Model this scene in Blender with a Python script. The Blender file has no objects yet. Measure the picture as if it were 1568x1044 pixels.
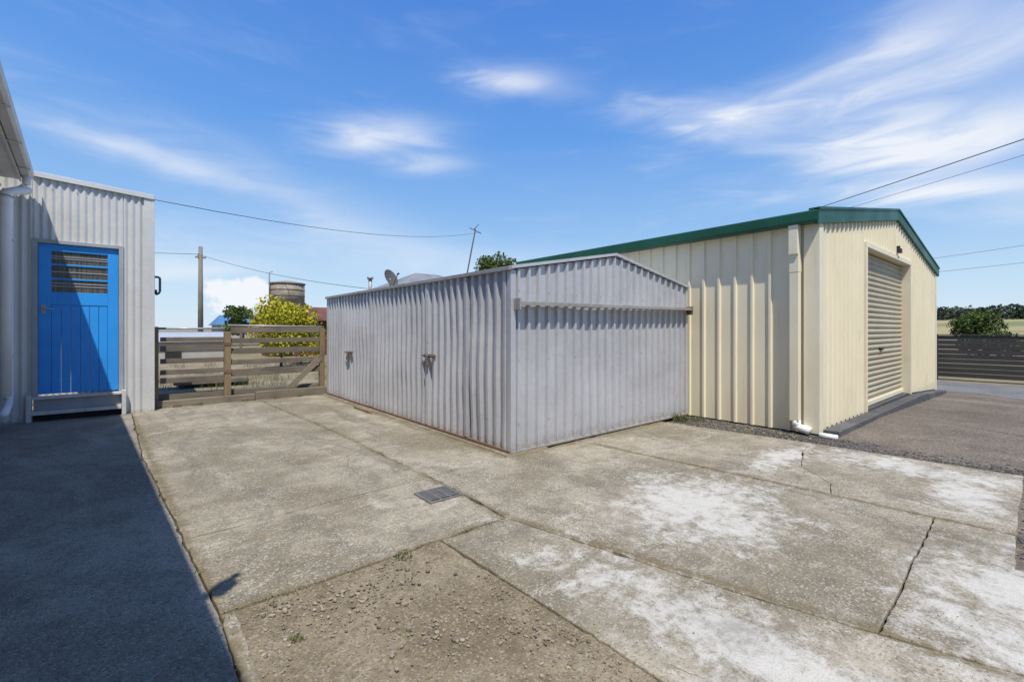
import bpy, bmesh, math, random
from mathutils import Vector, noise as mnoise
random.seed(7)
S=bpy.context.scene
col=S.collection
# ------------------------------------------------------------------ node helpers
def N(nt,t,ins=None,**props):
    n=nt.nodes.new(t)
    for k,v in props.items(): setattr(n,k,v)
    for k,v in (ins or {}).items():
        if isinstance(v,bpy.types.NodeSocket): nt.links.new(v,n.inputs[k])
        else: n.inputs[k].default_value=v
    return n
def M(nt,op,a,b=0.0,c=0.0,clamp=False):
    n=N(nt,'ShaderNodeMath',{0:a,1:b,2:c},operation=op); n.use_clamp=clamp
    return n.outputs[0]
def c4(c): return (c[0],c[1],c[2],1.0)
def MIX(nt,f,a,b,mode='MIX'):
    a=a if isinstance(a,bpy.types.NodeSocket) else c4(a)
    b=b if isinstance(b,bpy.types.NodeSocket) else c4(b)
    return N(nt,'ShaderNodeMix',{0:f,6:a,7:b},data_type='RGBA',blend_type=mode).outputs[2]
def NOI(nt,v,s,d=4,r=.6,dist=0):
    return N(nt,'ShaderNodeTexNoise',{'Vector':v,'Scale':s,'Detail':d,'Roughness':r,'Distortion':dist}).outputs[0]
def MR(nt,v,a,b,c=0.0,d=1.0,smooth=True):
    n=N(nt,'ShaderNodeMapRange',{0:v,1:a,2:b,3:c,4:d})
    if smooth: n.interpolation_type='SMOOTHSTEP'
    return n.outputs[0]
def MAP(nt,v,scale=(1,1,1),rot=(0,0,0),loc=(0,0,0)):
    return N(nt,'ShaderNodeMapping',{'Vector':v,'Scale':scale,'Rotation':rot,'Location':loc}).outputs[0]
def newmat(name):
    m=bpy.data.materials.new(name); m.use_nodes=True
    nt=m.node_tree; b=nt.nodes['Principled BSDF']
    return m,nt,b
def setb(nt,b,k,v):
    if isinstance(v,bpy.types.NodeSocket): nt.links.new(v,b.inputs[k])
    else: b.inputs[k].default_value=v
def POS(nt): return N(nt,'ShaderNodeNewGeometry').outputs['Position']
def BUMP(nt,b,h,st=.3,dist=.01):
    n=N(nt,'ShaderNodeBump',{'Height':h,'Strength':st,'Distance':dist})
    nt.links.new(n.outputs[0],b.inputs['Normal'])

def simple(name,c1,c2=None,scale=4,rough=.6,metal=0,bump=0,stretch=(1,1,1),spec=.5,dirt=None):
    m,nt,b=newmat(name); P=POS(nt)
    c2=c2 or tuple(x*.8 for x in c1)
    V=MAP(nt,P,stretch)
    n=NOI(nt,V,scale,4,.65)
    colr=MIX(nt,MR(nt,n,.35,.65),c1,c2)
    if dirt:
        n2=NOI(nt,MAP(nt,P,(9,9,.8)),1.2,5,.7)
        colr=MIX(nt,MR(nt,n2,.5,.8,0,dirt[1]),colr,dirt[0])
    setb(nt,b,'Base Color',colr); setb(nt,b,'Roughness',MR(nt,n,.2,.8,rough-.08,rough+.1)); setb(nt,b,'Metallic',metal)
    b.inputs['Specular IOR Level'].default_value=spec
    if bump: BUMP(nt,b,NOI(nt,V,scale*6,4,.7),bump,.01)
    return m

# ------------------------------------------------------------------ materials
def mat_concrete():
    m,nt,b=newmat('weathered_concrete'); P=POS(nt)
    sx=N(nt,'ShaderNodeSeparateXYZ',{0:P})
    x,y=sx.outputs[0],sx.outputs[1]
    n1=NOI(nt,P,.8,6,.62,.5); n2=NOI(nt,P,5,6,.7); n3=NOI(nt,P,42,3,.7); n4=NOI(nt,MAP(nt,P,(1,1,1),(0,0,.4),(7,3,0)),1.9,8,.72,.9)
    oi=N(nt,'ShaderNodeObjectInfo').outputs['Random']
    c=MIX(nt,MR(nt,n1,.37,.63),(.225,.192,.135),(.40,.355,.275))
    c=MIX(nt,MR(nt,n2,.42,.68,0,.6),c,(.175,.152,.11))
    c=MIX(nt,MR(nt,n4,.54,.68,0,.6),c,(.50,.465,.395))
    c=MIX(nt,M(nt,'MULTIPLY',oi,.25),c,(.20,.172,.125))
    wv=NOI(nt,MAP(nt,P,(1,.35,1),(0,0,.65),(3,1,0)),1.6,7,.7,1.5)
    c=MIX(nt,MR(nt,wv,.51,.64,0,.62),c,(.15,.133,.10))
    wv2=NOI(nt,MAP(nt,P,(.6,1.4,1),(0,0,-.5),(1,6,0)),3.4,8,.78,1.0)
    c=MIX(nt,MR(nt,wv2,.53,.62,0,.5),c,(.17,.152,.12))
    c=MIX(nt,MR(nt,wv2,.43,.35,0,.45),c,(.52,.48,.40))
    def ell(cx,cy,rx,ry):
        a=M(nt,'DIVIDE',M(nt,'SUBTRACT',x,cx),rx); d=M(nt,'DIVIDE',M(nt,'SUBTRACT',y,cy),ry)
        return M(nt,'SUBTRACT',1,M(nt,'SQRT',M(nt,'ADD',M(nt,'MULTIPLY',a,a),M(nt,'MULTIPLY',d,d))))
    w=None
    for e in [(3.1,1.65,1.1,.85),(5.42,.75,.5,1.5),(3.2,.1,1.1,.6),(1.85,.75,.42,1.6),(4.9,.45,.7,.4),(4.9,1.75,1.1,.3),(2.5,-.1,.7,.6)]:
        v=ell(*e)
        w=v if w is None else M(nt,'MAXIMUM',w,v)
    w=M(nt,'MAXIMUM',w,-.5)
    n5=NOI(nt,P,9,7,.78,.3)
    wn=M(nt,'ADD',w,M(nt,'MULTIPLY',M(nt,'SUBTRACT',n4,.5),1.8))
    wn=M(nt,'ADD',wn,M(nt,'MULTIPLY',M(nt,'SUBTRACT',n5,.5),3.0))
    wm=MR(nt,wn,.10,.95)
    c=MIX(nt,M(nt,'MULTIPLY',wm,.78),c,MIX(nt,n3,(.52,.50,.45),(.66,.645,.60)))
    vo=N(nt,'ShaderNodeTexVoronoi',{'Vector':P,'Scale':125})
    vs=N(nt,'ShaderNodeSeparateColor',{0:vo.outputs['Color']}).outputs[0]
    inv=M(nt,'MULTIPLY',M(nt,'SUBTRACT',1,M(nt,'MULTIPLY',wm,.8)),MR(nt,n4,.35,.6,.45,1))
    c=MIX(nt,M(nt,'MULTIPLY',MR(nt,vs,.76,.86,0,.55),inv),c,(.09,.078,.058))
    c=MIX(nt,M(nt,'MULTIPLY',MR(nt,vs,.16,.07,0,.5),inv),c,(.60,.56,.48))
    c=MIX(nt,MR(nt,n3,.56,.76,0,.4),c,(.13,.115,.09))
    # grime and moss creeping out of the construction joints
    below=M(nt,'MAXIMUM',M(nt,'SUBTRACT',2.4,y),0)
    above=M(nt,'MAXIMUM',M(nt,'SUBTRACT',y,5.7),0)
    j1=M(nt,'ABSOLUTE',M(nt,'SUBTRACT',x,M(nt,'SUBTRACT',M(nt,'MULTIPLY_ADD',below,.235,1.935),M(nt,'MULTIPLY',above,.047))))
    j2=M(nt,'ADD',M(nt,'ABSOLUTE',M(nt,'SUBTRACT',x,M(nt,'MULTIPLY_ADD',y,-.075,4.16))),MR(nt,y,3.3,3.6,0,1))
    j0=M(nt,'ABSOLUTE',M(nt,'SUBTRACT',x,M(nt,'MULTIPLY_ADD',M(nt,'MAXIMUM',M(nt,'SUBTRACT',y,2.4),0),-.046,.30)))
    j3=M(nt,'ADD',M(nt,'ABSOLUTE',M(nt,'SUBTRACT',y,2.37)),MR(nt,x,1.9,2.0,0,1))
    j4=M(nt,'ADD',M(nt,'MULTIPLY',M(nt,'ABSOLUTE',M(nt,'SUBTRACT',x,2.84)),.5),MR(nt,y,3.5,3.3,0,1))
    j5=M(nt,'ADD',M(nt,'MULTIPLY',M(nt,'ABSOLUTE',M(nt,'SUBTRACT',y,3.46)),.5),MR(nt,x,2.9,2.7,0,1))
    jd=M(nt,'MINIMUM',M(nt,'MINIMUM',M(nt,'MINIMUM',j1,j2),M(nt,'MINIMUM',j0,j3)),M(nt,'MINIMUM',j4,j5))
    jn=M(nt,'ADD',jd,M(nt,'MULTIPLY',M(nt,'SUBTRACT',n5,.45),.28))
    c=MIX(nt,MR(nt,jn,.075,.0,0,.75),c,(.15,.118,.062))
    dv=N(nt,'ShaderNodeVectorMath',{0:P,1:N(nt,'ShaderNodeVectorMath',{0:N(nt,'ShaderNodeTexNoise',{'Vector':P,'Scale':3.,'Detail':5}).outputs['Color'],1:(.3,.3,.3)},operation='MULTIPLY').outputs[0]},operation='ADD').outputs[0]
    cr=N(nt,'ShaderNodeTexVoronoi',{'Vector':MAP(nt,dv,(1,1,0)),'Scale':.5},feature='DISTANCE_TO_EDGE').outputs['Distance']
    ck=M(nt,'MULTIPLY',MR(nt,cr,.0028,.0005),MR(nt,n1,.52,.6))
    c=MIX(nt,M(nt,'MULTIPLY',ck,.55),c,(.08,.07,.05))
    c=MIX(nt,MR(nt,NOI(nt,MAP(nt,P,(1,1,1),(0,0,0),(3,9,0)),3.1,6,.75),.60,.72,0,.5),c,(.36,.24,.105))
    c=MIX(nt,MR(nt,NOI(nt,MAP(nt,P,(1,1,1),(0,0,0),(13,2,0)),1.7,6,.75),.54,.70,0,.5),c,(.135,.122,.098))
    setb(nt,b,'Base Color',c); b.inputs['Roughness'].default_value=.9; b.inputs['Specular IOR Level'].default_value=.2
    h=M(nt,'ADD',M(nt,'MULTIPLY',n3,1.0),M(nt,'MULTIPLY',vo.outputs['Distance'],-.5))
    h=M(nt,'SUBTRACT',h,M(nt,'MULTIPLY',ck,2))
    BUMP(nt,b,h,.45,.006)
    return m
def mat_asphalt(name,c1,c2,c3,sc=110,white=.25,bump=.6,patch=1.5):
    m,nt,b=newmat(name); P=POS(nt)
    n1=NOI(nt,P,1.1,6,.7,.3); n2=NOI(nt,P,9,5,.7); n6=NOI(nt,MAP(nt,P,(1,.5,1),(0,0,.3),(5,5,0)),.7,6,.72,.8)
    c=MIX(nt,MR(nt,n1,.36,.64),c1,c2)
    c=MIX(nt,MR(nt,n2,.5,.75,0,.6),c,c3)
    c=MIX(nt,MR(nt,n6,.50,.64,0,.6),c,tuple(v*patch for v in c2))
    vo=N(nt,'ShaderNodeTexVoronoi',{'Vector':P,'Scale':sc}); vs=N(nt,'ShaderNodeSeparateColor',{0:vo.outputs['Color']})
    c=MIX(nt,MR(nt,vs.outputs[0],.80,.93,0,white),c,(.50,.48,.45))
    c=MIX(nt,MR(nt,vs.outputs[1],.7,.9,0,.5),c,tuple(v*.5 for v in c1))
    setb(nt,b,'Base Color',c); b.inputs['Roughness'].default_value=.9; b.inputs['Specular IOR Level'].default_value=.2
    BUMP(nt,b,M(nt,'ADD',M(nt,'MULTIPLY',vo.outputs['Distance'],-1),n2),bump,.01)
    return m
def mat_ground():
    m,nt,b=newmat('paddock_ground'); P=POS(nt)
    n1=NOI(nt,P,.12,6,.7); n2=NOI(nt,P,3,6,.7); n3=NOI(nt,P,.5,6,.7)
    c=MIX(nt,MR(nt,n1,.4,.6),(.25,.19,.10),(.20,.19,.07))
    c=MIX(nt,MR(nt,n3,.45,.65),c,(.10,.13,.035))
    c=MIX(nt,MR(nt,n2,.4,.7,0,.6),c,(.20,.15,.10))
    setb(nt,b,'Base Color',c); b.inputs['Roughness'].default_value=.95
    BUMP(nt,b,n2,.5,.03)
    return m
def mat_dirt():
    m,nt,b=newmat('gravelly_dirt'); P=POS(nt)
    n1=NOI(nt,P,2.2,7,.7,.4); n2=NOI(nt,P,22,6,.78); n3=NOI(nt,P,80,3,.7); n7=NOI(nt,MAP(nt,P,(1,1,1),(0,0,0),(4,4,4)),5,6,.75)
    c=MIX(nt,MR(nt,n1,.35,.65),(.215,.168,.108),(.35,.29,.20))
    c=MIX(nt,MR(nt,n2,.45,.7,0,.6),c,(.15,.122,.08))
    c=MIX(nt,MR(nt,n7,.54,.68,0,.5),c,(.18,.16,.085))
    vo=N(nt,'ShaderNodeTexVoronoi',{'Vector':P,'Scale':120}); vs=N(nt,'ShaderNodeSeparateColor',{0:vo.outputs['Color']})
    c=MIX(nt,MR(nt,vs.outputs[0],.8,.9,0,.5),c,(.45,.41,.33))
    c=MIX(nt,MR(nt,vs.outputs[1],.82,.92,0,.5),c,(.10,.085,.065))
    setb(nt,b,'Base Color',c); b.inputs['Roughness'].default_value=.95; b.inputs['Specular IOR Level'].default_value=.2
    BUMP(nt,b,M(nt,'ADD',M(nt,'MULTIPLY',n2,1.5),n3),.8,.013)
    return m
def mat_island(name,cols,rough=.8):
    m,nt,b=newmat(name)
    g=N(nt,'ShaderNodeNewGeometry'); r=g.outputs['Random Per Island']
    cr=N(nt,'ShaderNodeValToRGB',{0:r}); e=cr.color_ramp.elements
    while len(e)<len(cols): e.new(.5)
    for i,c in enumerate(cols): e[i].position=i/(len(cols)-1); e[i].color=c4(c)
    n=NOI(nt,g.outputs['Position'],1.2,3)
    c=MIX(nt,MR(nt,n,.35,.65,0,.5),cr.outputs[0],tuple(v*.5 for v in cols[0]))
    setb(nt,b,'Base Color',c); b.inputs['Roughness'].default_value=rough; b.inputs['Specular IOR Level'].default_value=.3
    return m
def mat_metal(name,c1,c2,c3,metal,rough,streak=.5,low0=.35):
    m,nt,b=newmat(name); P=POS(nt)
    n1=NOI(nt,MAP(nt,P,(7,7,.6)),1.5,6,.7); n2=NOI(nt,P,1.1,4,.6); n3=NOI(nt,P,30,4,.7)
    vo=N(nt,'ShaderNodeTexVoronoi',{'Vector':P,'Scale':26}); vs=N(nt,'ShaderNodeSeparateColor',{0:vo.outputs['Color']})
    c=MIX(nt,MR(nt,n2,.35,.65),c1,c2)
    c=MIX(nt,MR(nt,n1,.5,.78,0,streak),c,c3)
    c=MIX(nt,M(nt,'MULTIPLY',vs.outputs[0],.08),c,(.9,.9,.9))
    sz=N(nt,'ShaderNodeSeparateXYZ',{0:P}).outputs[2]
    low=M(nt,'ADD',MR(nt,sz,low0,.0),M(nt,'MULTIPLY',M(nt,'SUBTRACT',n3,.6),1.2))
    c=MIX(nt,MR(nt,low,.55,1.1,0,.55),c,(.24,.19,.13))
    c=MIX(nt,MR(nt,NOI(nt,P,13,5,.8),.66,.74,0,.5),c,(.72,.72,.72))
    setb(nt,b,'Base Color',c); setb(nt,b,'Metallic',metal); setb(nt,b,'Roughness',MR(nt,n1,.3,.7,rough-.1,rough+.12))
    BUMP(nt,b,M(nt,'ADD',NOI(nt,P,3.2,2,.5),M(nt,'MULTIPLY',n3,.04)),.22,.03)
    return m
def mat_wood(name,c1,c2,c3,axis=0):
    m,nt,b=newmat(name); P=POS(nt)
    sc=[14,14,14]; sc[axis]=.9
    n1=NOI(nt,MAP(nt,P,tuple(sc)),3,6,.75,.3); n2=NOI(nt,P,2.2,4)
    g=N(nt,'ShaderNodeNewGeometry').outputs['Random Per Island']
    c=MIX(nt,MR(nt,n1,.35,.65),c1,c2); c=MIX(nt,MR(nt,n2,.45,.7,0,.7),c,c3)
    c=MIX(nt,M(nt,'MULTIPLY',g,.55),c,c3)
    setb(nt,b,'Base Color',c); b.inputs['Roughness'].default_value=.88
    BUMP(nt,b,n1,.5,.01)
    return m
CONC=mat_concrete()
PATH=mat_asphalt('worn_path_surface',(.19,.168,.135),(.27,.242,.20),(.14,.125,.105),sc=110,white=.35,bump=.4,patch=1.5)
DRIVE=mat_asphalt('driveway_gravel_seal',(.12,.099,.078),(.165,.138,.112),(.085,.075,.064),sc=70,white=.28,patch=1.35)
ROAD=mat_asphalt('grey_seal',(.15,.15,.15),(.19,.19,.19),(.12,.12,.12),sc=60)
GRND=mat_ground(); DIRT=mat_dirt()
JOINT=simple('joint_soil',(.10,.08,.045),(.15,.12,.07),12,.95,bump=.6)
STONE=mat_island('dirt_stones',[(.17,.14,.10),(.29,.245,.175),(.40,.355,.28),(.23,.20,.16)],.9)
GRAV=mat_island('dark_gravel_stones',[(.06,.06,.06),(.12,.115,.11),(.20,.185,.17),(.09,.085,.08)],.9)
GALV=mat_metal('galvanised_steel',(.55,.55,.565),(.475,.475,.49),(.33,.33,.335),.3,.40)
GALVT=mat_metal('galvanised_trim',(.40,.39,.38),(.31,.30,.28),(.20,.15,.11),.3,.5,.7)
ZINC=mat_metal('grey_corrugated',(.62,.615,.59),(.56,.555,.54),(.44,.435,.42),.1,.5,.35,.15)
CREAM=simple('cream_steel',(.82,.735,.53),(.77,.69,.49),.7,.45,dirt=((.54,.44,.30),.4))
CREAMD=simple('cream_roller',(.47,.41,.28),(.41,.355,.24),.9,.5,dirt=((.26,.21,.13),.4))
CREAMT=simple('cream_trim',(.80,.73,.54),(.74,.66,.48),1,.45,dirt=((.45,.36,.22),.35))
GREEN=simple('green_steel',(.016,.095,.055),(.012,.075,.043),1.5,.42,spec=.35)
BLUE=simple('blue_paint',(.03,.32,.82),(.025,.28,.74),2.2,.42,dirt=((.02,.16,.48),.25))
FRAME=simple('grey_frame_paint',(.36,.38,.40),(.30,.32,.34),3,.5)
STEP=simple('step_paint',(.60,.60,.57),(.50,.50,.48),3,.55,dirt=((.25,.22,.18),.6))
WHITE=simple('white_paint',(.78,.78,.76),(.68,.68,.65),2,.5,dirt=((.4,.37,.3),.4))
GUTW=simple('gutter_offwhite',(.66,.64,.60),(.58,.56,.52),1.5,.45,dirt=((.3,.28,.24),.4))
PVC=simple('pale_grey_pvc',(.80,.80,.80),(.72,.72,.73),2,.4)
WBOARD=simple('weatherboard_cream',(.55,.50,.42),(.47,.43,.36),1.5,.6)
ROOFG=simple('grey_roof_iron',(.25,.25,.25),(.18,.18,.18),1.5,.5)
BLACK=simple('black_metal',(.02,.02,.022),(.03,.03,.03),5,.45)
DARK=simple('dark_gap',(.03,.028,.025),(.02,.02,.02),5,.9)
IRON=simple('cast_iron_grate',(.16,.16,.155),(.22,.21,.20),20,.55,metal=.3,bump=.3)
KERB=mat_asphalt('dark_kerb_concrete',(.08,.08,.085),(.11,.11,.11),(.05,.05,.05),sc=90,white=.2)
RUSTM=simple('rusty_iron',(.17,.062,.04),(.11,.05,.035),2.5,.8,bump=.3)
RUSTT=simple('rust_pipe',(.12,.08,.06),(.2,.12,.07),9,.8,bump=.2)
WOODG=mat_wood('weathered_board',(.245,.20,.145),(.165,.135,.10),(.095,.08,.064))
WOODB=mat_wood('brown_post',(.34,.24,.12),(.25,.18,.09),(.16,.12,.07),2)
SLEEP=mat_wood('old_sleeper',(.29,.245,.175),(.19,.16,.115),(.115,.10,.075))
FENCE=mat_wood('charcoal_paling',(.06,.056,.056),(.038,.036,.038),(.075,.062,.05),1)
POLEW=mat_wood('grey_pole_wood',(.28,.25,.21),(.2,.18,.15),(.14,.12,.10),2)
TANKM=simple('concrete_tank',(.33,.29,.23),(.24,.2,.15),2.5,.85,bump=.2,dirt=((.13,.10,.07),.6))
BLUER=simple('blue_roof',(.08,.17,.33),(.09,.2,.36),2,.5)
HOUSEG=simple('distant_render',(.42,.40,.36),(.36,.34,.3),2,.8)
BARK=simple('bark',(.13,.10,.075),(.08,.065,.05),8,.9,bump=.4)
LEAFG=mat_island('leaf_green',[(.04,.07,.015),(.09,.14,.03),(.14,.19,.045),(.065,.105,.022)])
LEAFY=mat_island('leaf_yellow',[(.20,.20,.015),(.46,.42,.02),(.60,.53,.03),(.29,.31,.025)])
LEAFD=mat_island('leaf_distant_hazed',[(.04,.058,.042),(.058,.08,.052),(.075,.098,.06),(.048,.068,.046)])  # greens lightened and blued: distance haze put into the leaf colour
WEED=mat_island('weed_green',[(.06,.09,.02),(.13,.16,.05),(.22,.20,.09),(.09,.13,.03)])
def mat_glass():
    m,nt,b=newmat('window_glass'); P=POS(nt)
    n=NOI(nt,MAP(nt,P,(25,1,1)),2,4)
    setb(nt,b,'Base Color',MIX(nt,MR(nt,n,.4,.6),(.05,.055,.05),(.13,.12,.10)))
    b.inputs['Roughness'].default_value=.12; b.inputs['Specular IOR Level'].default_value=.8
    return m
GLASS=mat_glass()

# ------------------------------------------------------------------ mesh helpers
def empty(name):
    e=bpy.data.objects.new(name,None); e.empty_display_size=.2; col.objects.link(e); return e
def mesh(name,vs,fs,mat,parent=None,smooth=False):
    me=bpy.data.meshes.new(name); me.from_pydata([tuple(v) for v in vs],[],fs); me.update()
    o=bpy.data.objects.new(name,me); col.objects.link(o); me.materials.append(mat)
    if smooth:
        for p in me.polygons: p.use_smooth=True
    if parent: o.parent=parent
    return o
BF=[(0,3,2,1),(4,5,6,7),(0,1,5,4),(1,2,6,5),(2,3,7,6),(3,0,4,7)]
def boxes(name,lst,mat,parent=None,bev=.003):
    vs=[];fs=[]
    for a,b in lst:
        k=len(vs);x0,y0,z0=a;x1,y1,z1=b
        vs+=[(x0,y0,z0),(x1,y0,z0),(x1,y1,z0),(x0,y1,z0),(x0,y0,z1),(x1,y0,z1),(x1,y1,z1),(x0,y1,z1)]
        fs+=[tuple(i+k for i in f) for f in BF]
    o=mesh(name,vs,fs,mat,parent)
    if bev:
        md=o.modifiers.new('b','BEVEL'); md.width=bev; md.segments=2
    return o
def box(name,a,b,mat,parent=None,bev=0.004): return boxes(name,[(a,b)],mat,parent,bev)
def prism(name,pts,off,mat,parent=None,bev=0):
    n=len(pts); o=Vector(off)
    vs=[Vector(p) for p in pts]+[Vector(p)+o for p in pts]
    fs=[tuple(range(n))[::-1],tuple(range(n,2*n))]+[(i,(i+1)%n,n+(i+1)%n,n+i) for i in range(n)]
    ob=mesh(name,vs,fs,mat,parent)
    bm=bmesh.new(); bm.from_mesh(ob.data); bmesh.ops.recalc_face_normals(bm,faces=bm.faces); bm.to_mesh(ob.data); bm.free()
    if bev:
        md=ob.modifiers.new('b','BEVEL'); md.width=bev; md.segments=2
    return ob
def tube(name,pts,r,mat,parent=None,seg=10,rads=None,caps=True):
    pts=[Vector(p) for p in pts]; vs=[];fs=[]
    for i,p in enumerate(pts):
        if i==0: t=pts[1]-p
        elif i==len(pts)-1: t=p-pts[i-1]
        else: t=(pts[i+1]-p).normalized()+(p-pts[i-1]).normalized()
        t.normalize(); up=Vector((0,0,1)) if abs(t.z)<.95 else Vector((1,0,0))
        a=t.cross(up).normalized(); bb=t.cross(a)
        rr=rads[i] if rads else r
        for k in range(seg):
            an=2*math.pi*k/seg; vs.append(p+a*rr*math.cos(an)+bb*rr*math.sin(an))
    for i in range(len(pts)-1):
        for k in range(seg):
            fs.append((i*seg+k,i*seg+(k+1)%seg,(i+1)*seg+(k+1)%seg,(i+1)*seg+k))
    if caps: fs+= [tuple(range(seg))[::-1],tuple(range((len(pts)-1)*seg,len(pts)*seg))]
    return mesh(name,vs,fs,mat,parent,True)
def arc(pts,n=6):
    pts=[Vector(p) for p in pts]; out=[pts[0]]
    for i in range(1,len(pts)-1):
        p0,p1,p2=pts[i-1],pts[i],pts[i+1]; r=min((p1-p0).length,(p2-p1).length)*.45
        a=p1+(p0-p1).normalized()*r; b=p1+(p2-p1).normalized()*r
        for k in range(n+1):
            t=k/n; out.append(a*(1-t)**2+p1*2*t*(1-t)+b*t*t)
    out.append(pts[-1]); return out
def prof_sine(L,pitch,depth,ph=0):
    n=int(L/pitch*8); return [(L*i/n,depth*.5*(1+math.sin(2*math.pi*(L*i/n)/pitch+ph))) for i in range(n+1)]
def prof_trap(L,pitch,depth,top,slope,start=.05):
    pts=[(0,0)]; s=start
    while s+top+2*slope<L-.01:
        pts+=[(s,0),(s+slope,depth),(s+slope+top,depth),(s+2*slope+top,0)]
        s+=pitch
    pts.append((L,0)); return pts
def panel(name,p0,p1,z0f,z1f,prof,nrm,mat,parent,smooth=False,rows=1,jit=0):
    p0=Vector(p0);p1=Vector(p1);d=(p1-p0).normalized();nr=Vector(nrm);vs=[];fs=[]
    for s,h in prof:
        q=p0+d*s+nr*h
        a=z0f(s) if callable(z0f) else z0f; b=z1f(s) if callable(z1f) else z1f
        for r in range(rows+1):
            z=a+(b-a)*r/rows
            o=nr*jit*mnoise.noise(Vector((s*1.7,z*1.9,p0.x+p0.y))) if jit else Vector((0,0))
            vs.append((q.x+o.x,q.y+o.y,z))
    R=rows+1
    for i in range(len(prof)-1):
        for r in range(rows): fs.append((i*R+r,(i+1)*R+r,(i+1)*R+r+1,i*R+r+1))
    return mesh(name,vs,fs,mat,parent,smooth)

# ------------------------------------------------------------------ ground
def gz(x): return -.045 if x<8.5 else (-.045-.03*(x-8.5) if x<14.5 else -.225)
def sheet(name,xs,ys,off,mat,parent=None):
    vs=[(x,y,gz(x)+off) for x in xs for y in ys]; n=len(ys)
    fs=[(i*n+j,(i+1)*n+j,(i+1)*n+j+1,i*n+j+1) for i in range(len(xs)-1) for j in range(n-1)]
    return mesh(name,vs,fs,mat,parent)
sheet('ground',[-1500,-200,-20,0,8.5,14.5,60,300,3000],[-1500,-100,0,20,100,1500],0,GRND)
def wob_sheet(name,poly,off,mat,amp=.04,step=.15):
    bm=bmesh.new(); pts=[]
    for i in range(len(poly)):
        a=Vector(poly[i]);b=Vector(poly[(i+1)%len(poly)]);n=max(1,int((b-a).length/step)); t=(b-a).normalized(); nn=Vector((-t.y,t.x))
        for k in range(n):
            p=a+(b-a)*k/n; w=mnoise.noise(Vector((p.x*1.5,p.y*1.5,3)))+.6*mnoise.noise(Vector((p.x*6,p.y*6,1)))
            pts.append(p+nn*amp*w*(0 if k==0 else 1))
    bm.faces.new([bm.verts.new((p.x,p.y,0)) for p in pts])
    for kx in (8.5,14.5):
        g=bm.verts[:]+bm.edges[:]+bm.faces[:]
        bmesh.ops.bisect_plane(bm,geom=g,plane_co=(kx,0,0),plane_no=(1,0,0))
    bmesh.ops.triangulate(bm,faces=bm.faces)
    for v in bm.verts: v.co.z=gz(v.co.x)+off
    bmesh.ops.recalc_face_normals(bm,faces=bm.faces)
    me=bpy.data.meshes.new(name); bm.to_mesh(me); bm.free()
    o=bpy.data.objects.new(name,me); col.objects.link(o); me.materials.append(mat); return o
wob_sheet('driveway',[(2.8,-9),(17.4,-9),(17.4,1.9),(14.7,1.75),(6.2,1.75),(5.6,3.6),(5.3,3.6),(5.3,.6),(2.8,.6)],.004,DRIVE)
wob_sheet('driveway_road',[(14.9,-20),(17.9,-20),(17.9,9),(15.1,9),(15.0,1.2),(13.2,-1.2),(12.2,-4)],.008,ROAD)
wob_sheet('yard_dirt_track',[(-3,9.6),(3.2,9.6),(6,22),(2,26),(-3,26)],.004,DIRT,.4,.6)
mesh('soil_bed',[(-1.6,-4,-.032),(3.7,-4,-.032),(3.45,.18,-.032),(5.84,.24,-.032),(5.54,3.5,-.032),(5.6,9.3,-.032),(-1.6,9.3,-.032)],[(0,1,2,3,4,5,6)],JOINT)
slabroot=empty('concrete_pavement')
def slab(name,poly,top=0.,mat=CONC,gap=.003,jit=.006,par=slabroot,bev=.006):
    bm=bmesh.new(); pts=[]
    for i in range(len(poly)):
        a=Vector(poly[i]);b=Vector(poly[(i+1)%len(poly)]);n=max(1,int((b-a).length/.04)); t=(b-a).normalized(); nn=Vector((-t.y,t.x))
        for k in range(n):
            p=a+(b-a)*k/n; w=mnoise.noise(Vector((p.x*3,p.y*3,7)))*1.2+mnoise.noise(Vector((p.x*14,p.y*14,2)))
            ww=nn*jit*w if k else Vector((0,0))
            sgn=1 if (abs(t.x)>abs(t.y) and t.x>0) or (abs(t.y)>=abs(t.x) and t.y>0) else -1
            ch=max(0,mnoise.noise(Vector((p.x*7,p.y*7,21+top*900)))-.20)*.04
            pts.append(p+ww*sgn+ nn*(gap+random.random()*.002+(ch if k else 0)))
    bm.faces.new([bm.verts.new((p.x,p.y,top)) for p in pts])
    r=bmesh.ops.extrude_face_region(bm,geom=bm.faces[:])
    vv=[e for e in r['geom'] if isinstance(e,bmesh.types.BMVert)]
    bmesh.ops.translate(bm,verts=vv,vec=(0,0,-.06))
    bmesh.ops.recalc_face_normals(bm,faces=bm.faces)
    te=[e for e in bm.edges if all(v.co.z>top-.001 for v in e.verts)]
    bmesh.ops.bevel(bm,geom=te,offset=bev,segments=2,affect='EDGES',profile=.5)
    me=bpy.data.meshes.new(name); bm.to_mesh(me); bm.free()
    o=bpy.data.objects.new(name,me); col.objects.link(o); me.materials.append(mat)
    if par: o.parent=par
    return o
slab('bay_a',[(.0,9.2),(.09,5.75),(1.917,5.6),(1.75,9.2)])
slab('bay_b',[(.09,5.75),(.18,4.3),(.24,3.35),(1.0,3.40),(1.95,3.42),(1.93,4.6),(1.917,5.6)],.002)
slab('bay_h',[(.24,3.35),(.30,2.37),(1.42,2.37),(1.92,2.37),(1.956,3.1),(1.95,3.42),(1.0,3.40)],.0)
slab('bay_c',[(1.42,2.37),(1.45,1.2),(1.5,-3.5),(3.5,-3.5),(2.45,.2),(2.22,.99),(1.92,2.37)])
slab('bay_d',[(1.75,9.2),(1.917,5.6),(1.93,4.6),(1.95,3.5),(3.3,3.5),(3.3,9.2)],-.004)
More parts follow.
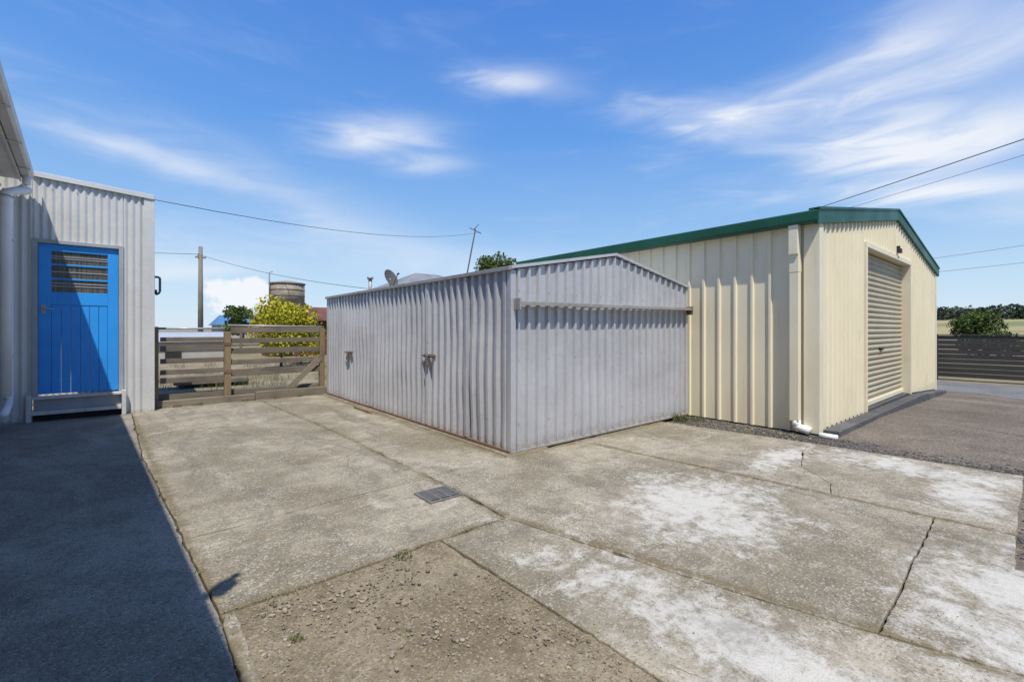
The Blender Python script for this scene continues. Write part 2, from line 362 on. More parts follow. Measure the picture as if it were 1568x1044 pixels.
slab('bay_e',[(1.95,3.5),(1.956,3.1),(1.92,2.37),(2.22,.99),(2.37,.48),(4.13,.54),(4.10,1.12),(3.95,2.7),(3.85,3.5)])
slab('bay_f',[(2.37,.48),(2.45,.2),(3.5,-3.5),(5.2,-3.5),(3.55,.15),(4.14,.17),(4.13,.54)])
slab('bay_g',[(3.85,3.5),(3.95,2.7),(4.10,1.12),(4.38,1.20),(4.72,1.52),(5.3,1.70),(5.78,1.75),(5.56,3.5)],.002,gap=.0008)
slab('bay_i',[(4.10,1.12),(4.13,.54),(4.14,.17),(5.87,.2),(5.78,1.75),(5.3,1.70),(4.72,1.52),(4.38,1.20)],.001,gap=.0008)
slab('edge_strip',[(.29,-3.5),(.36,-3.5),(.36,2.37),(.30,2.37)],-.004,gap=0.0)
slab('worn_path',[(-1.6,-4),(.29,-4),(.30,2.37),(.24,3.35),(.18,4.3),(.09,5.75),(.0,9.2),(-1.6,9.2)],-.002,PATH)

def dirtgrid():
    vs=[];fs=[];nx,ny=90,180; x0,x1,y0,y1=.345,1.475,-1.2,2.385
    for i in range(nx+1):
        for j in range(ny+1):
            x=x0+(x1-x0)*i/nx;y=y0+(y1-y0)*j/ny
            z=-.016+.010*mnoise.noise(Vector((x*2.2,y*2.2,0)))+.007*mnoise.noise(Vector((x*9,y*9,4)))+.005*mnoise.noise(Vector((x*26,y*26,4)))
            vs.append((x,y,max(-.030,min(z,-.004))))
    for i in range(nx):
        for j in range(ny):
            a=i*(ny+1)+j; fs.append((a,a+ny+1,a+ny+2,a+1))
    mesh('dirt_patch',vs,fs,DIRT,None,True)
dirtgrid()
bm=bmesh.new(); bmesh.ops.create_icosphere(bm,subdivisions=1,radius=1)
bm.verts.ensure_lookup_table(); ICO=([v.co.copy() for v in bm.verts],[tuple(v.index for v in f.verts) for f in bm.faces]); bm.free()
def stones(name,n,fn,mat):
    vs=[];fs=[]
    for _ in range(n):
        x,y,z,r=fn(); k=len(vs); a=random.random()*6.28; sx,sy,sz=random.uniform(.7,1.3),random.uniform(.6,1.1),random.uniform(.45,.8)
        ca,sa=math.cos(a),math.sin(a)
        for v in ICO[0]:
            j=random.uniform(.78,1.15); px,py,pz=v.x*sx*r*j,v.y*sy*r*j,v.z*sz*r*j
            vs.append((x+px*ca-py*sa,y+px*sa+py*ca,z+pz))
        fs+=[tuple(i+k for i in f) for f in ICO[1]]
    return mesh(name,vs,fs,mat)
def f1():
    while True:
        x=random.uniform(.37,1.43);y=random.uniform(.3,2.33)
        if mnoise.noise(Vector((x*2,y*2,9)))+random.random()*.7>.35: break
    r=.0025+.009*random.random()**3.5+(.009 if random.random()<.03 else 0)
    return x,y,-.012+r*.15,r
stones('loose_stones',2400,f1,STONE)
def f2():
    t=random.random()
    if t<.55: y=random.uniform(1.3,3.5); x=max(random.uniform(5.62,6.4),5.6+(3.5-y)*.12)
    elif t<.85: x=random.gauss(6.05,.14); y=random.uniform(-1.5,1.5)
    else: x=random.uniform(3.8,6.3); y=random.gauss(.0,.09)
    return x,y,-.037,random.uniform(.006,.016)
stones('gravel_border',5200,f2,GRAV)
def f3():
    e=random.choice([0,1,2,3,4])
    if e==0: x=random.uniform(.3,1.9); y=2.36+random.gauss(0,.03)
    elif e==1: y=random.uniform(0,9); x=1.93+random.gauss(0,.04) if y>2.4 else 1.93+(2.4-y)*.23+random.gauss(0,.03)
    elif e==2: y=random.uniform(1.5,9); x=.3-(y-2.4)*.045+random.gauss(0,.06)
    elif e==3: y=random.uniform(3.4,9); x=2.84+random.gauss(0,.05)
    else: x=random.uniform(1,6); y=random.uniform(0,6)
    return x,y,.003,random.uniform(.0015,.0045)
stones('scattered_grit',1500,f3,STONE)

def weeds(name,spots,mat=WEED):
    vs=[];fs=[]
    for (x,y,z,r,n,h) in spots:
        for _ in range(n):
            a=random.random()*6.28; d=r*random.random()**.6; px=x+d*math.cos(a);py=y+d*math.sin(a)
            hh=h*random.uniform(.4,1.1); ln=random.uniform(.3,1.0)*hh; a2=random.random()*6.28; w=random.uniform(.001,.0028)
            wx,wy=-math.sin(a2)*w,math.cos(a2)*w; k=len(vs)
            vs+=[(px-wx,py-wy,z),(px+wx,py+wy,z),(px+math.cos(a2)*ln*.4+wx,py+math.sin(a2)*ln*.4+wy,z+hh*.7),(px+math.cos(a2)*ln*.4-wx,py+math.sin(a2)*ln*.4-wy,z+hh*.7),(px+math.cos(a2)*ln,py+math.sin(a2)*ln,z+hh)]
            fs+=[(k,k+1,k+2,k+3),(k+3,k+2,k+4)]
    return mesh(name,vs,fs,mat)
sp=[(1.17,2.35,-.02,.05,90,.035),(.52,2.0,-.02,.03,40,.03),(.5,2.33,-.02,.02,20,.02),(5.95,3.42,-.03,.12,200,.11),(6.15,3.3,-.03,.12,120,.07)]
for i in range(34):
    y=random.uniform(2.6,8.5); sp.append((.30-(y-2.4)*.045,y,-.01,.03,random.randint(8,30),.016))
for i in range(14):
    y=random.uniform(2.5,8.5); sp.append((1.93,y,-.01,.025,random.randint(8,20),.014))
for i in range(14):
    x=random.uniform(.3,2.9); sp.append((x,9.16,-.01,.05,random.randint(12,30),.06))
for i in range(12):
    y=random.uniform(.3,2.3); sp.append((1.94+(2.4-y)*.235,y,-.01,.02,12,.012))
weeds('weeds',sp)

dg=empty('drain_grate')
gx,gy=1.79,3.02
box('frame_pit',(gx-.13,gy-.12,-.01),(gx+.13,gy+.12,.004),DARK,dg,0)
boxes('frame',[((gx-.14,gy-.13,-.01),(gx+.14,gy-.11,.012)),((gx-.14,gy+.11,-.01),(gx+.14,gy+.13,.012)),((gx-.14,gy-.11,-.01),(gx-.12,gy+.11,.012)),((gx+.12,gy-.11,-.01),(gx+.14,gy+.11,.012))],IRON,dg,.001)
boxes('bars',[((gx-.12,gy-.11+.0275*i,-.004),(gx+.12,gy-.11+.0275*i+.011,.013)) for i in range(1,8)]+[((gx-.05,gy-.11,-.004),(gx-.035,gy+.11,.0125)),((gx+.035,gy-.11,-.004),(gx+.05,gy+.11,.0125))],IRON,dg,.001)

# ------------------------------------------------------------------ silver garden shed
X0,X1,Y0,Y1=2.96,6.30,3.56,9.12; XM=4.60
sh=empty('galvanised_garden_shed')
pr=lambda L,st=.04: prof_trap(L,.142,.034,.028,.013,st)
def gab(s):
    x=X0+s; return 1.86+(2.15-1.86)*(1-abs(x-XM)/(XM-X0)) if x<XM else 1.86+(2.15-1.86)*(1-(x-XM)/(X1-XM))
def addpt(p,s):
    out=[];done=False
    for i,(a,h) in enumerate(p):
        if not done and a>s:
            a0,h0=p[i-1]; out.append((s,h0+(h-h0)*(s-a0)/(a-a0))); done=True
        out.append((a,h))
    return out
pf=addpt(pr(X1-X0),XM-X0)
panel('front_upper_sheet',(X0,Y0-.010),(X1,Y0-.010),1.54,gab,pf,(0,-1),GALV,sh)
panel('front_lower_sheet',(X0,Y0),(X1,Y0),.015,1.60,pr(X1-X0),(0,-1),GALV,sh,rows=10,jit=.012)
panel('side_sheet',(X0,Y1),(X0,Y0),.03,1.86,prof_trap(Y1-Y0,.142,.040,.036,.013,.06),(-1,0),GALV,sh,rows=10,jit=.020)
panel('back_sheet',(X1,Y1),(X0,Y1),.02,1.86,pr(X1-X0),(0,1),GALV,sh)
panel('far_side_sheet',(X1,Y0),(X1,Y1),.02,1.86,pr(Y1-Y0),(1,0),GALV,sh)
def roof(name,xa,za,xb,zb,y0,y1,mat,par,pitch=.142,depth=.017,top=.034,sl=.018):
    L=y1-y0; p=prof_trap(L,pitch,depth,top,sl,.03); vs=[];fs=[]
    for s,h in p: vs+=[(xa,y0+s,za+h),(xb,y0+s,zb+h)]
    for i in range(len(p)-1): fs.append((2*i,2*i+1,2*i+3,2*i+2))
    return mesh(name,vs,fs,mat,par)
roof('roof_left',X0-.05,1.865,XM,2.165,Y0-.03,Y1+.03,GALV,sh)
roof('roof_right',X1+.04,1.865,XM,2.165,Y0-.03,Y1+.03,GALV,sh)
prism('barge_left',[(X0-.045,Y0-.060,1.862),(XM,Y0-.060,2.165),(XM,Y0-.060,2.198),(X0-.045,Y0-.060,1.895)],(0,.07,0),GALV,sh)
prism('barge_right',[(XM,Y0-.059,2.165),(X1+.03,Y0-.059,1.862),(X1+.03,Y0-.059,1.895),(XM,Y0-.059,2.198)],(0,.07,0),GALV,sh)
box('eave_trim',(X0-.065,Y0-.04,1.85),(X0-.005,Y1+.03,1.890),GALVT,sh,.003)
box('corner_post',(X0-.036,Y0-.034,.01),(X0+.03,Y0+.03,1.85),GALV,sh,.003)
box('corner_post_rear',(X0-.036,Y1-.03,.01),(X0+.03,Y1+.02,1.85),GALV,sh,.003)
box('corner_post_right',(X1-.03,Y0-.034,.01),(X1+.02,Y0+.03,1.85),GALV,sh,.003)
prism('door_track',[(X0+.02,Y0-.03,1.545),(X0+.02,Y0-.125,1.535),(X0+.02,Y0-.125,1.50),(X0+.02,Y0-.110,1.50),(X0+.02,Y0-.110,1.522),(X0+.02,Y0-.03,1.530)],(X1-X0-.04,0,.035),GALVT,sh)
box('track_bracket',(X0+.0,Y0-.13,1.45),(X0+.02,Y0-.02,1.57),GALVT,sh)
box('track_bracket_end',(X1-.02,Y0-.13,1.47),(X1+.0,Y0-.02,1.59),RUSTT,sh)
box('base_rail',(X0-.046,Y0-.02,.0),(X0+.02,Y1,.035),RUSTT,sh)
box('base_rail_front',(X0-.03,Y0-.040,.0),(X1,Y0+.01,.022),GALVT,sh)
for y in (4.32,5.22,7.0,8.45):
    box('door_stile',(X0-.050,y-.02,.04),(X0+.0,y+.02,1.845),GALV,sh,.002)
for y,h in ((5.17,.92),(7.95,.86)):
    box('hasp',(X0-.056,y-.16,h-.02),(X0-.028,y+.10,h+.02),RUSTT,sh,.002)
    tube('bolt',[(X0-.064,y-.17,h),(X0-.064,y+.12,h)],.009,RUSTT,sh,8)
    box('padlock',(X0-.084,y-.025,h-.13),(X0-.054,y+.025,h-.06),RUSTT,sh,.006)
    tube('shackle',arc([(X0-.069,y-.016,h-.07),(X0-.069,y-.016,h+.01),(X0-.069,y+.016,h+.01),(X0-.069,y+.016,h-.07)]),.005,GALVT,sh,6)
sc=[]
for i in range(40):
    y=Y1-.06-.031-.142*i
    for z in (.32,1.1,1.70):
        if y>Y0+.05 and (i%3==0): sc.append(((X0-.048,y-.004,z-.004),(X0-.0395,y+.004,z+.004)))
for i in range(24):
    x=X0+.04+.027+.142*i
    if x<X1-.05 and i%3==0:
        for z in (.3,.95): sc.append(((x-.004,Y0-.044,z-.004),(x+.004,Y0-.0335,z+.004)))
        sc.append(((x-.004,Y0-.050,1.64),(x+.004,Y0-.0436,1.648)))
boxes('screws',sc,GALVT,sh,0)
slab('shed_plinth',[(2.86,3.46),(3.4,3.46),(3.4,9.2),(2.86,9.2)],.006,CONC,0,.01)
box('timber_offcut',(2.74,6.62,0.),(2.79,7.25,.035),WOODB,None,.004)

# ------------------------------------------------------------------ cream garage
cg=empty('cream_garage')
A0,A1,B0,B1=6.42,14.56,1.90,7.3; AM=(A0+A1)/2; HE,HP=2.60,3.30
D0,D1=8.5,11.7
pc=lambda L,st=.03: prof_trap(L,.19,.026,.03,.012,st)
gh=lambda x: HE+(HP-HE)*(1-abs(x-AM)/(AM-A0))
low=lambda x: .02 if x<11.7 else .02-.155*(x-11.7)/(A1-11.7)
panel('side_wall',(A0,B1),(A0,B0),-.02,HE,prof_trap(B1-B0,.225,.026,.028,.012,.12),(-1,0),CREAM,cg)
panel('front_wall_left',(A0,B0),(D0,B0),-.0,lambda s:gh(A0+s),pc(D0-A0),(0,-1),CREAM,cg)
panel('front_wall_right',(D1,B0),(A1,B0),lambda s:low(D1+s),lambda s:gh(D1+s),pc(A1-D1),(0,-1),CREAM,cg)
panel('front_wall_header',(D0,B0),(D1,B0),2.54,lambda s:gh(D0+s),addpt(pc(D1-D0),AM-D0),(0,-1),CREAM,cg)
panel('far_wall',(A1,B0),(A1,B1),-.25,HE,pc(B1-B0),(1,0),CREAM,cg)
panel('rear_wall',(A1,B1),(A0,B1),-.25,lambda s:gh(A1-s),addpt(pc(A1-A0),AM-A0),(0,1),CREAM,cg)
roof('roof_left',A0-.08,HE+.02,AM,HP+.05,B0-.02,B1+.1,GREEN,cg,.19,.022,.03,.012)
roof('roof_right',A1+.08,HE+.02,AM,HP+.05,B0-.02,B1+.1,GREEN,cg,.19,.022,.03,.012)
prism('barge_left',[(A0-.14,B0-.06,HE-.085),(AM,B0-.06,HP-.10),(AM,B0-.06,HP+.09),(A0-.14,B0-.06,HE+.105)],(0,.05,0),GREEN,cg,.004)
prism('barge_right',[(AM,B0-.061,HP-.10),(A1+.14,B0-.061,HE-.085),(A1+.14,B0-.061,HE+.105),(AM,B0-.061,HP+.09)],(0,.05,0),GREEN,cg,.004)
prism('barge_cap',[(A0-.14,B0-.075,HE+.085),(AM,B0-.075,HP+.07),(A1+.14,B0-.075,HE+.085),(A1+.14,B0-.075,HE+.115),(AM,B0-.075,HP+.10),(A0-.14,B0-.075,HE+.115)],(0,.12,0),GREEN,cg,0)
box('ridge_cap',(AM-.15,B0-.02,HP+.06),(AM+.15,B1+.1,HP+.09),GREEN,cg,.01)
gp=[(A0-.025,HE-.06),(A0-.15,HE-.06),(A0-.165,HE-.03),(A0-.165,HE+.07),(A0-.155,HE+.085),(A0-.145,HE+.07),(A0-.145,HE-.03),(A0-.04,HE-.045)]
prism('gutter',[(x,B0-.05,z) for x,z in gp],(0,B1-B0+.12,0),GREEN,cg)
prism('gutter_far',[(A0+A1-x,B0-.05,z) for x,z in gp],(0,B1-B0+.12,0),GREEN,cg)
prism('corner_flashing',[(A0-.03,B0-.036,-.01),(A0+.12,B0-.036,-.01),(A0+.12,B0-.028,-.01),(A0-.022,B0-.028,-.01),(A0-.026,B0+.13,-.01),(A0-.034,B0+.13,-.01)],(0,0,HE-.04),CREAMT,cg)
box('downpipe',(A0-.115,B0+.16,.12),(A0-.028,B0+.27,1.98),CREAMT,cg,.008)
box('downpipe_upper',(A0-.118,B0+.158,1.96),(A0-.02,B0+.272,2.2),CREAMT,cg,.008)
box('downpipe_top',(A0-.145,B0+.16,2.18),(A0-.03,B0+.27,HE-.05),CREAMT,cg,.008)
tube('downpipe_foot',arc([(A0-.07,B0+.2,.13),(A0-.07,B0+.2,.05),(A0-.08,B0+.05,.02)]),.048,WHITE,cg,14)
tube('splash_end',[(A0-.10,B0-.05,-.005),(A0-.03,B0-.22,-.02)],.033,WHITE,cg,10)
box('corner_trim_far',(A1-.12,B0-.034,-.17),(A1+.03,B0+.1,HE-.02),CREAMT,cg,.003)
def roller():
    vs=[];fs=[];z=.05;rows=[]
    while z<2.50:
        for dz,dy in ((0,0),(.020,-.020),(.045,-.020),(.065,0)): rows.append((z+dz,dy))
        z+=.088
    for (zz,dy) in rows: vs+=[(D0+.02,B0+.12+dy,zz),(D1-.02,B0+.12+dy,zz)]
    for i in range(len(rows)-1): fs.append((2*i,2*i+1,2*i+3,2*i+2))
    mesh('roller_door',vs,fs,CREAMD,cg)
roller()
boxes('door_jambs',[((D0-.03,B0-.039,0),(D0+.05,B0+.16,2.54)),((D1-.05,B0-.039,0),(D1+.03,B0+.16,2.54)),((D0-.031,B0-.041,2.50),(D1+.031,B0+.16,2.58))],CREAMT,cg,.004)
box('door_bottom_rail',(D0+.05,B0+.075,.03),(D1-.05,B0+.13,.10),CREAMT,cg,.004)
boxes('door_handles',[((AM-.55,B0+.07,.9),(AM-.42,B0+.105,.94))],BLACK,cg,.004)
boxes('flood_light',[((AM-.02,B0-.09,2.62),(AM+.12,B0-.03,2.70)),((AM+.03,B0-.07,2.70),(AM+.07,B0-.02,2.75))],BLACK,cg,.008)
box('floor_slab',(A0+.02,B0+.0,-.25),(A1-.02,B1-.02,.02),KERB,cg,0)
prism('apron_kerb',[(A0+.10,B0-.20,-.06),(D1,B0-.20,-.15),(A1,B0-.20,-.24),(A1,B0-.20,-.15),(D1,B0-.20,.0),(A0+.10,B0-.20,.03)],(0,.165,0),KERB,cg,.01)
tube('roof_vent',[(7.75,5.9,2.85),(7.75,5.9,3.0)],.12,DARK,cg,12)

# ------------------------------------------------------------------ little corrugated building with blue door
lb=empty('corrugated_laundry_building')
W0,W1,WY=-1.40,.25,9.0
DX0,DX1=-.985,-.14
tz=lambda x: 3.31+(3.40-3.31)*((.25-x)/1.24)
ps=lambda L,ph=0: prof_sine(L,.083,.024,ph)
panel('wall_left',(W0,WY),(DX0-.05,WY),-.02,lambda s:tz(W0+s)-.02,ps(DX0-.05-W0),(0,-1),ZINC,lb,True)
panel('wall_right',(DX1+.05,WY),(W1,WY),-.02,lambda s:tz(DX1+.05+s)-.02,ps(W1-DX1-.05),(0,-1),ZINC,lb,True)
panel('wall_over_door',(DX0-.05,WY),(DX1+.05,WY),2.47,lambda s:tz(DX0-.05+s)-.02,ps(DX1-DX0+.1),(0,-1),ZINC,lb,True)
panel('wall_return',(W1,WY),(W1,WY+2.2),-.02,3.29,ps(2.2),(1,0),ZINC,lb,True)
panel('wall_back',(W1,WY+2.2),(W0,WY+2.2),-.02,3.2,ps(W1-W0),(0,1),ZINC,lb,True)
prism('roof',[(W0-.1,WY-.03,tz(W0)),(W1+.03,WY-.03,tz(W1)),(W1+.03,WY+2.25,tz(W1)-.05),(W0-.1,WY+2.25,tz(W0)-.05)],(0,0,-.02),ZINC,lb)
prism('top_capping',[(DX0-.05,WY-.055,tz(DX0)-.055),(W1+.025,WY-.055,tz(W1)-.055),(W1+.025,WY-.055,tz(W1)+.015),(DX0-.05,WY-.055,tz(DX0)+.015)],(0,.06,0),ZINC,lb,.003)
box('corner_cap',(W1-.005,WY-.038,-.02),(W1+.03,WY+.03,3.27),ZINC,lb,.004)
box('corner_cap_face',(W1-.10,WY-.036,-.02),(W1-.004,WY-.026,3.27),ZINC,lb,.003)
boxes('door_frame',[((DX0-.055,WY-.04,.33),(DX0-.0,WY+.06,2.50)),((DX1+.0,WY-.04,.33),(DX1+.055,WY+.06,2.50)),((DX0-.0,WY-.041,2.45),(DX1+.0,WY+.06,2.501))],FRAME,lb,.003)
dz0,dz1=.36,2.445
wx0,wx1,wz0,wz1=-.855,-.265,1.78,2.35
boxes('door_rails',[((DX0+.004,WY+.0,dz0),(wx0,WY+.04,dz1)),((wx1,WY+.0,dz0),(DX1-.004,WY+.04,dz1)),((wx0,WY+.001,wz1),(wx1,WY+.04,dz1)),((wx0,WY+.001,1.60),(wx1,WY+.04,wz0))],BLUE,lb,.003)
bw=(wx1-wx0)/6
boxes('door_boards',[((wx0+bw*i+.002,WY+.008,dz0),(wx0+bw*(i+1)-.002,WY+.035,1.60)) for i in range(6)],BLUE,lb,.006)
boxes('window_bars',[((wx0,WY+.006,z-.012),(wx1,WY+.03,z+.012)) for z in (2.165,1.965)],BLUE,lb,.003)
box('window_glass',(wx0,WY+.022,wz0),(wx1,WY+.028,wz1),GLASS,lb,0)
boxes('louvre_slats',[((wx0,WY+.014,z),(wx1,WY+.021,z+.012)) for z in (1.86,1.90,2.06,2.245,2.275)],FRAME,lb,0)
tube('door_handle',arc([(DX0+.055,WY-.0,1.545),(DX0+.055,WY-.05,1.545),(DX0+.16,WY-.05,1.54)]),.009,GALVT,lb,8)
box('handle_plate',(DX0+.03,WY-.008,1.48),(DX0+.075,WY+.0,1.60),GALVT,lb,.004)
box('sill',(DX0-.05,WY-.10,.30),(DX1+.05,WY+.05,.335),STEP,lb,.004)
box('step_riser',(DX0-.04,WY-.03,.14),(DX1+.04,WY+.02,.30),FRAME,lb,.004)
box('step_board',(DX0-.06,WY-.12,.09),(DX1+.03,WY-.03,.14),STEP,lb,.004)
boxes('step_legs',[((DX0-.10,WY-.13,-.0),(DX0-.05,WY-.05,.36)),((DX1+.035,WY-.13,0),(DX1+.085,WY-.05,.36))],STEP,lb,.004)
box('under_step',(DX0-.05,WY-.02,-.01),(DX1+.05,WY+.0,.14),DARK,lb,0)
tube('wall_hook',arc([(W1+.02,WY+.1,2.08),(W1+.10,WY+.1,2.08),(W1+.10,WY+.1,1.84),(W1+.05,WY+.1,1.80),(W1+.05,WY+.1,1.88)]),.016,BLACK,lb,8)
box('hook_plate',(W1+.02,WY+.05,1.80),(W1+.035,WY+.15,2.12),BLACK,lb,.003)
sc=[]
for i in range(19):
    x=W0+.0207*3+.083*i
    for z in (3.2,1.5,.4):
        if (x<DX0-.08 or x>DX1+.08 or z>3) and x<W1-.08 and i%3==0: sc.append(((x-.005,WY-.029,z),(x+.005,WY-.010,z+.01)))
boxes('screws',sc,GALVT,lb,0)

# ------------------------------------------------------------------ house at left
hs=empty('weatherboard_house'); hs.location=(-1.0,8.80,0); hs.rotation_euler=(0,0,math.radians(3.5))
E=3.38; L=18
vs=[];fs=[]
for i in range(24):
    z=.0+.138*i; k=len(vs)
    vs+=[(-.315,-L,z),(-.315,0.0,z),(-.335,0.0,z+.138),(-.335,-L,z+.138),(-.335,-L,z),(-.335,0,z)]
    fs+=[(k,k+1,k+2,k+3),(k+4,k+5,k+1,k)]
mesh('wall_boards',vs,fs,WBOARD,hs)
box('wall_core',(-6,-L,0),(-.345,0,3.3),WBOARD,hs,0)
box('corner_board',(-.345,-.07,0),(-.305,.0,3.25),WBOARD,hs,.004)
box('soffit',(-.345,-L,E-.135),(-.115,.05,E-.12),WHITE,hs,0)
box('fascia',(-.135,-L,E-.16),(-.115,.05,E-.01),GUTW,hs,0)
gpr=[(-.115,E-.10),(-.10,E-.125),(-.03,E-.125),(-.004,E-.10),(0,E-.02),(-.006,E+.004),(-.016,E-.01),(-.016,E-.09),(-.04,E-.11),(-.09,E-.11)]
prism('gutter',[(x,-L,z) for x,z in gpr],(0,L+.03,0),GUTW,hs)
boxes('gutter_brackets',[((-.118,-y,E-.14),(.004,-y+.02,E-.128)) for y in [.6+1.1*i for i in range(10)]],GUTW,hs,0)
prism('roof_sheet',[(-.06,-L,E+.0),(-4.2,-L,E+1.75),(-4.2,0.0,E+1.75),(-.06,0.0,E+.0)],(0,0,.03),ROOFG,hs)
prism('roof_back',[(-8.3,-L,E+.0),(-4.2,-L,E+1.75),(-4.2,0.0,E+1.75),(-8.3,0.0,E+.0)],(0,0,.03),ROOFG,hs)
prism('gable_infill',[(-.4,-.02,3.25),(-8,-.02,3.25),(-4.2,-.02,E+1.7)],(0,-.05,0),WBOARD,hs)
tube('downpipe',arc([(-.06,-.12,E-.12),(-.06,-.12,E-.25),(-.22,-.08,E-.38),(-.22,-.08,.42),(-.22,-.10,.30),(-.22,-.62,.22)]),.042,PVC,hs,16)
tube('waste_pipe',arc([(-.05,-.10,3.08),(-.14,-.28,3.02),(-.22,-.40,2.95),(-.22,-.42,0.42)]),.052,PVC,hs,16)
boxes('pipe_brackets',[((-.335,-.13,z),(-.165,-.03,z+.03)) for z in (.9,2.4)],PVC,hs,.003)
tube('eave_shadow_caster',[(-.06,-7.97,E-.0),(-.05,-7.95,E+.17),(.085,-7.87,E+.28)],.022,GALVT,hs,8)  # out-of-view eave object, shaped and placed for its shadow on the paving
tube('eave_shadow_caster_head',[(.0,-7.93,E+.14),(.04,-7.91,E+.22)],.055,GALVT,hs,10)  # wider head, added unseen to broaden that shadow

# ------------------------------------------------------------------ yard gate and retaining sleepers
gt=empty('timber_yard_gate')
GY=9.32
def board(lst,x0,x1,z,h,y,th=.025):
    lst.append(((x0,y,z),(x1,y+th,z+h)))
b1=[];
for z,h in ((1.20,.10),(1.02,.085),(.83,.10),(.64,.09),(.44,.12)): board(b1,1.34,2.84,z,h,GY-.03)
boxes('rails_right',b1,WOODG,gt,.004)
b2=[]
for z,h in ((1.06,.07),(.90,.09),(.70,.08),(.52,.08),(.38,.09)): board(b2,.36,1.24,z,h,GY-.03)
boxes('rails_left',b2,WOODG,gt,.004)
tube('top_pipe_left',[(.30,GY-.02,1.27),(1.25,GY-.02,1.27)],.022,GALVT,gt,10)
tube('top_pipe_right',[(1.3,GY+.02,1.33),(2.9,GY+.02,1.31)],.018,GALVT,gt,10)
boxes('posts',[((.27,GY-.05,-.05),(.34,GY+.03,1.30)),((1.24,GY-.07,-.05),(1.34,GY+.04,1.22)),((2.84,GY-.05,-.05),(2.93,GY+.05,1.27))],WOODB,gt,.006)
prism('brace',[(2.22,GY-.06,.17),(2.36,GY-.06,.17),(2.88,GY-.06,.66),(2.88,GY-.06,.82)],(0,.028,0),SLEEP,gt,.003)
boxes('hinge_strap',[((1.225,GY-.078,.98),(1.36,GY-.071,1.03)),((1.225,GY-.078,.5),(1.36,GY-.071,.55))],RUSTT,gt,.001)
rs=empty('retaining_sleepers')
boxes('sleepers',[((.26,GY-.14,-.05),(1.7,GY+.0-.078,.115)),((1.705,GY-.13,-.05),(2.94,GY-.078,.15)),((.30,GY+.06,-.05),(2.9,GY+.16,.20))],SLEEP,rs,.012)

# ------------------------------------------------------------------ foliage
def leaves(name,blobs,n,ls,mat,parent,seed=1):
    rnd=random.Random(seed); vs=[];fs=[]; tot=sum(b[3]**2 for b in blobs)
    for bx,by,bz,r in blobs:
        m=int(n*r*r/tot)
        for _ in range(m):
            while True:
                v=Vector((rnd.uniform(-1,1),rnd.uniform(-1,1),rnd.uniform(-1,1)))
                if .25<v.length<1: break
            p=Vector((bx,by,bz))+v*r
            if mnoise.noise(p*(2.2/ max(r,.3)))<-.18: continue
            a=Vector((rnd.gauss(0,1),rnd.gauss(0,1),rnd.gauss(0,1))).normalized(); b=a.cross(Vector((rnd.gauss(0,1),rnd.gauss(0,1),rnd.gauss(0,1)))).normalized()
            s=ls*rnd.uniform(.6,1.4); k=len(vs)
            vs+=[p-a*s,p+b*s*.5,p+a*s,p-b*s*.5]; fs.append((k,k+1,k+2,k+3))
    return mesh(name,vs,fs,mat,parent)
def tree(name,x,y,h,r,mat,n=3500,ls=.12,seed=1,base=0,trunk=.12,crown_low=.35):
    rnd=random.Random(seed); e=empty(name)
    tube('trunk',[(x,y,base-.1),(x+.05,y,base+h*.3),(x-.04,y+.05,base+h*.6),(x,y,base+h*.85)],.1,BARK,e,8,[trunk,trunk*.8,trunk*.5,trunk*.2])
    blobs=[]
    for i in range(11):
        a=rnd.random()*6.28; d=r*rnd.uniform(.2,.75); z=base+h*rnd.uniform(crown_low,.88); br=r*rnd.uniform(.25,.48)
        p=(x+d*math.cos(a),y+d*math.sin(a),z); blobs.append((*p,br))
        tube('limb_%d'%i,[(x,y,base+h*rnd.uniform(.2,.5)),((x+p[0])/2,(y+p[1])/2,z-br*.5),p],.03,BARK,e,5,[trunk*.45,trunk*.25,trunk*.08])
    blobs.append((x,y,base+h-r*.35,r*.38))
    leaves('crown',blobs,n,ls,mat,e,seed)
    return e
tree('yellow_shrub',3.75,16.3,2.2,1.4,LEAFY,9000,.055,3,-.05,.05,.22)
tree('green_shrub',4.9,18.3,1.8,.7,LEAFG,2500,.06,5,-.05,.05,.3)
tree('background_tree',8.45,51.5,3.6,1.9,LEAFG,3000,.16,8,0,.12,.3)
tree('background_tree',18.6,23.6,6.3,1.7,LEAFG,5500,.11,11,0,.14,.55)
tree('roadside_bush',35.9,2.6,2.65,1.7,LEAFG,8000,.085,14,-.3,.08,.2)

# ------------------------------------------------------------------ background things (left)
up=empty('utility_pole')
tube('pole',[(3.5,36.1,-.1),(3.5,36.1,6.7)],.15,POLEW,up,10,[.17,.12])
box('crossarm',(3.2,36.0,5.95),(3.8,36.1,6.05),POLEW,up); tube('insulator',[(3.35,36.05,6.05),(3.35,36.05,6.2)],.04,WHITE,up,8)
tk=empty('water_tank_on_stand')
TX,TY=6.57,27.1
tube('tank',[(TX,TY,2.55),(TX,TY,3.75)],.87,TANKM,tk,28)
tube('tank_rim',[(TX,TY,3.72),(TX,TY,3.80)],.91,TANKM,tk,28)
for k in range(3): tube('tank_band',[(TX,TY,2.75+.32*k),(TX,TY,2.79+.32*k)],.885,RUSTT,tk,28)
tube('tank_lid',[(TX,TY,3.8),(TX,TY,3.93)],.8,TANKM,tk,28,[.86,.15])
box('stand_deck',(TX-1,TY-1,2.42),(TX+1,TY+1,2.55),WOODG,tk)
boxes('stand_legs',[((TX+a*.85-.07,TY+b*.85-.07,-.1),(TX+a*.85+.07,TY+b*.85+.07,2.42)) for a in (-1,1) for b in (-1,1)],WOODG,tk)
tube('overflow_pipe',arc([(TX-.95,TY-.3,2.5),(TX-.95,TY-.3,4.3),(TX-.8,TY-.3,4.35)]),.03,GALVT,tk,6)
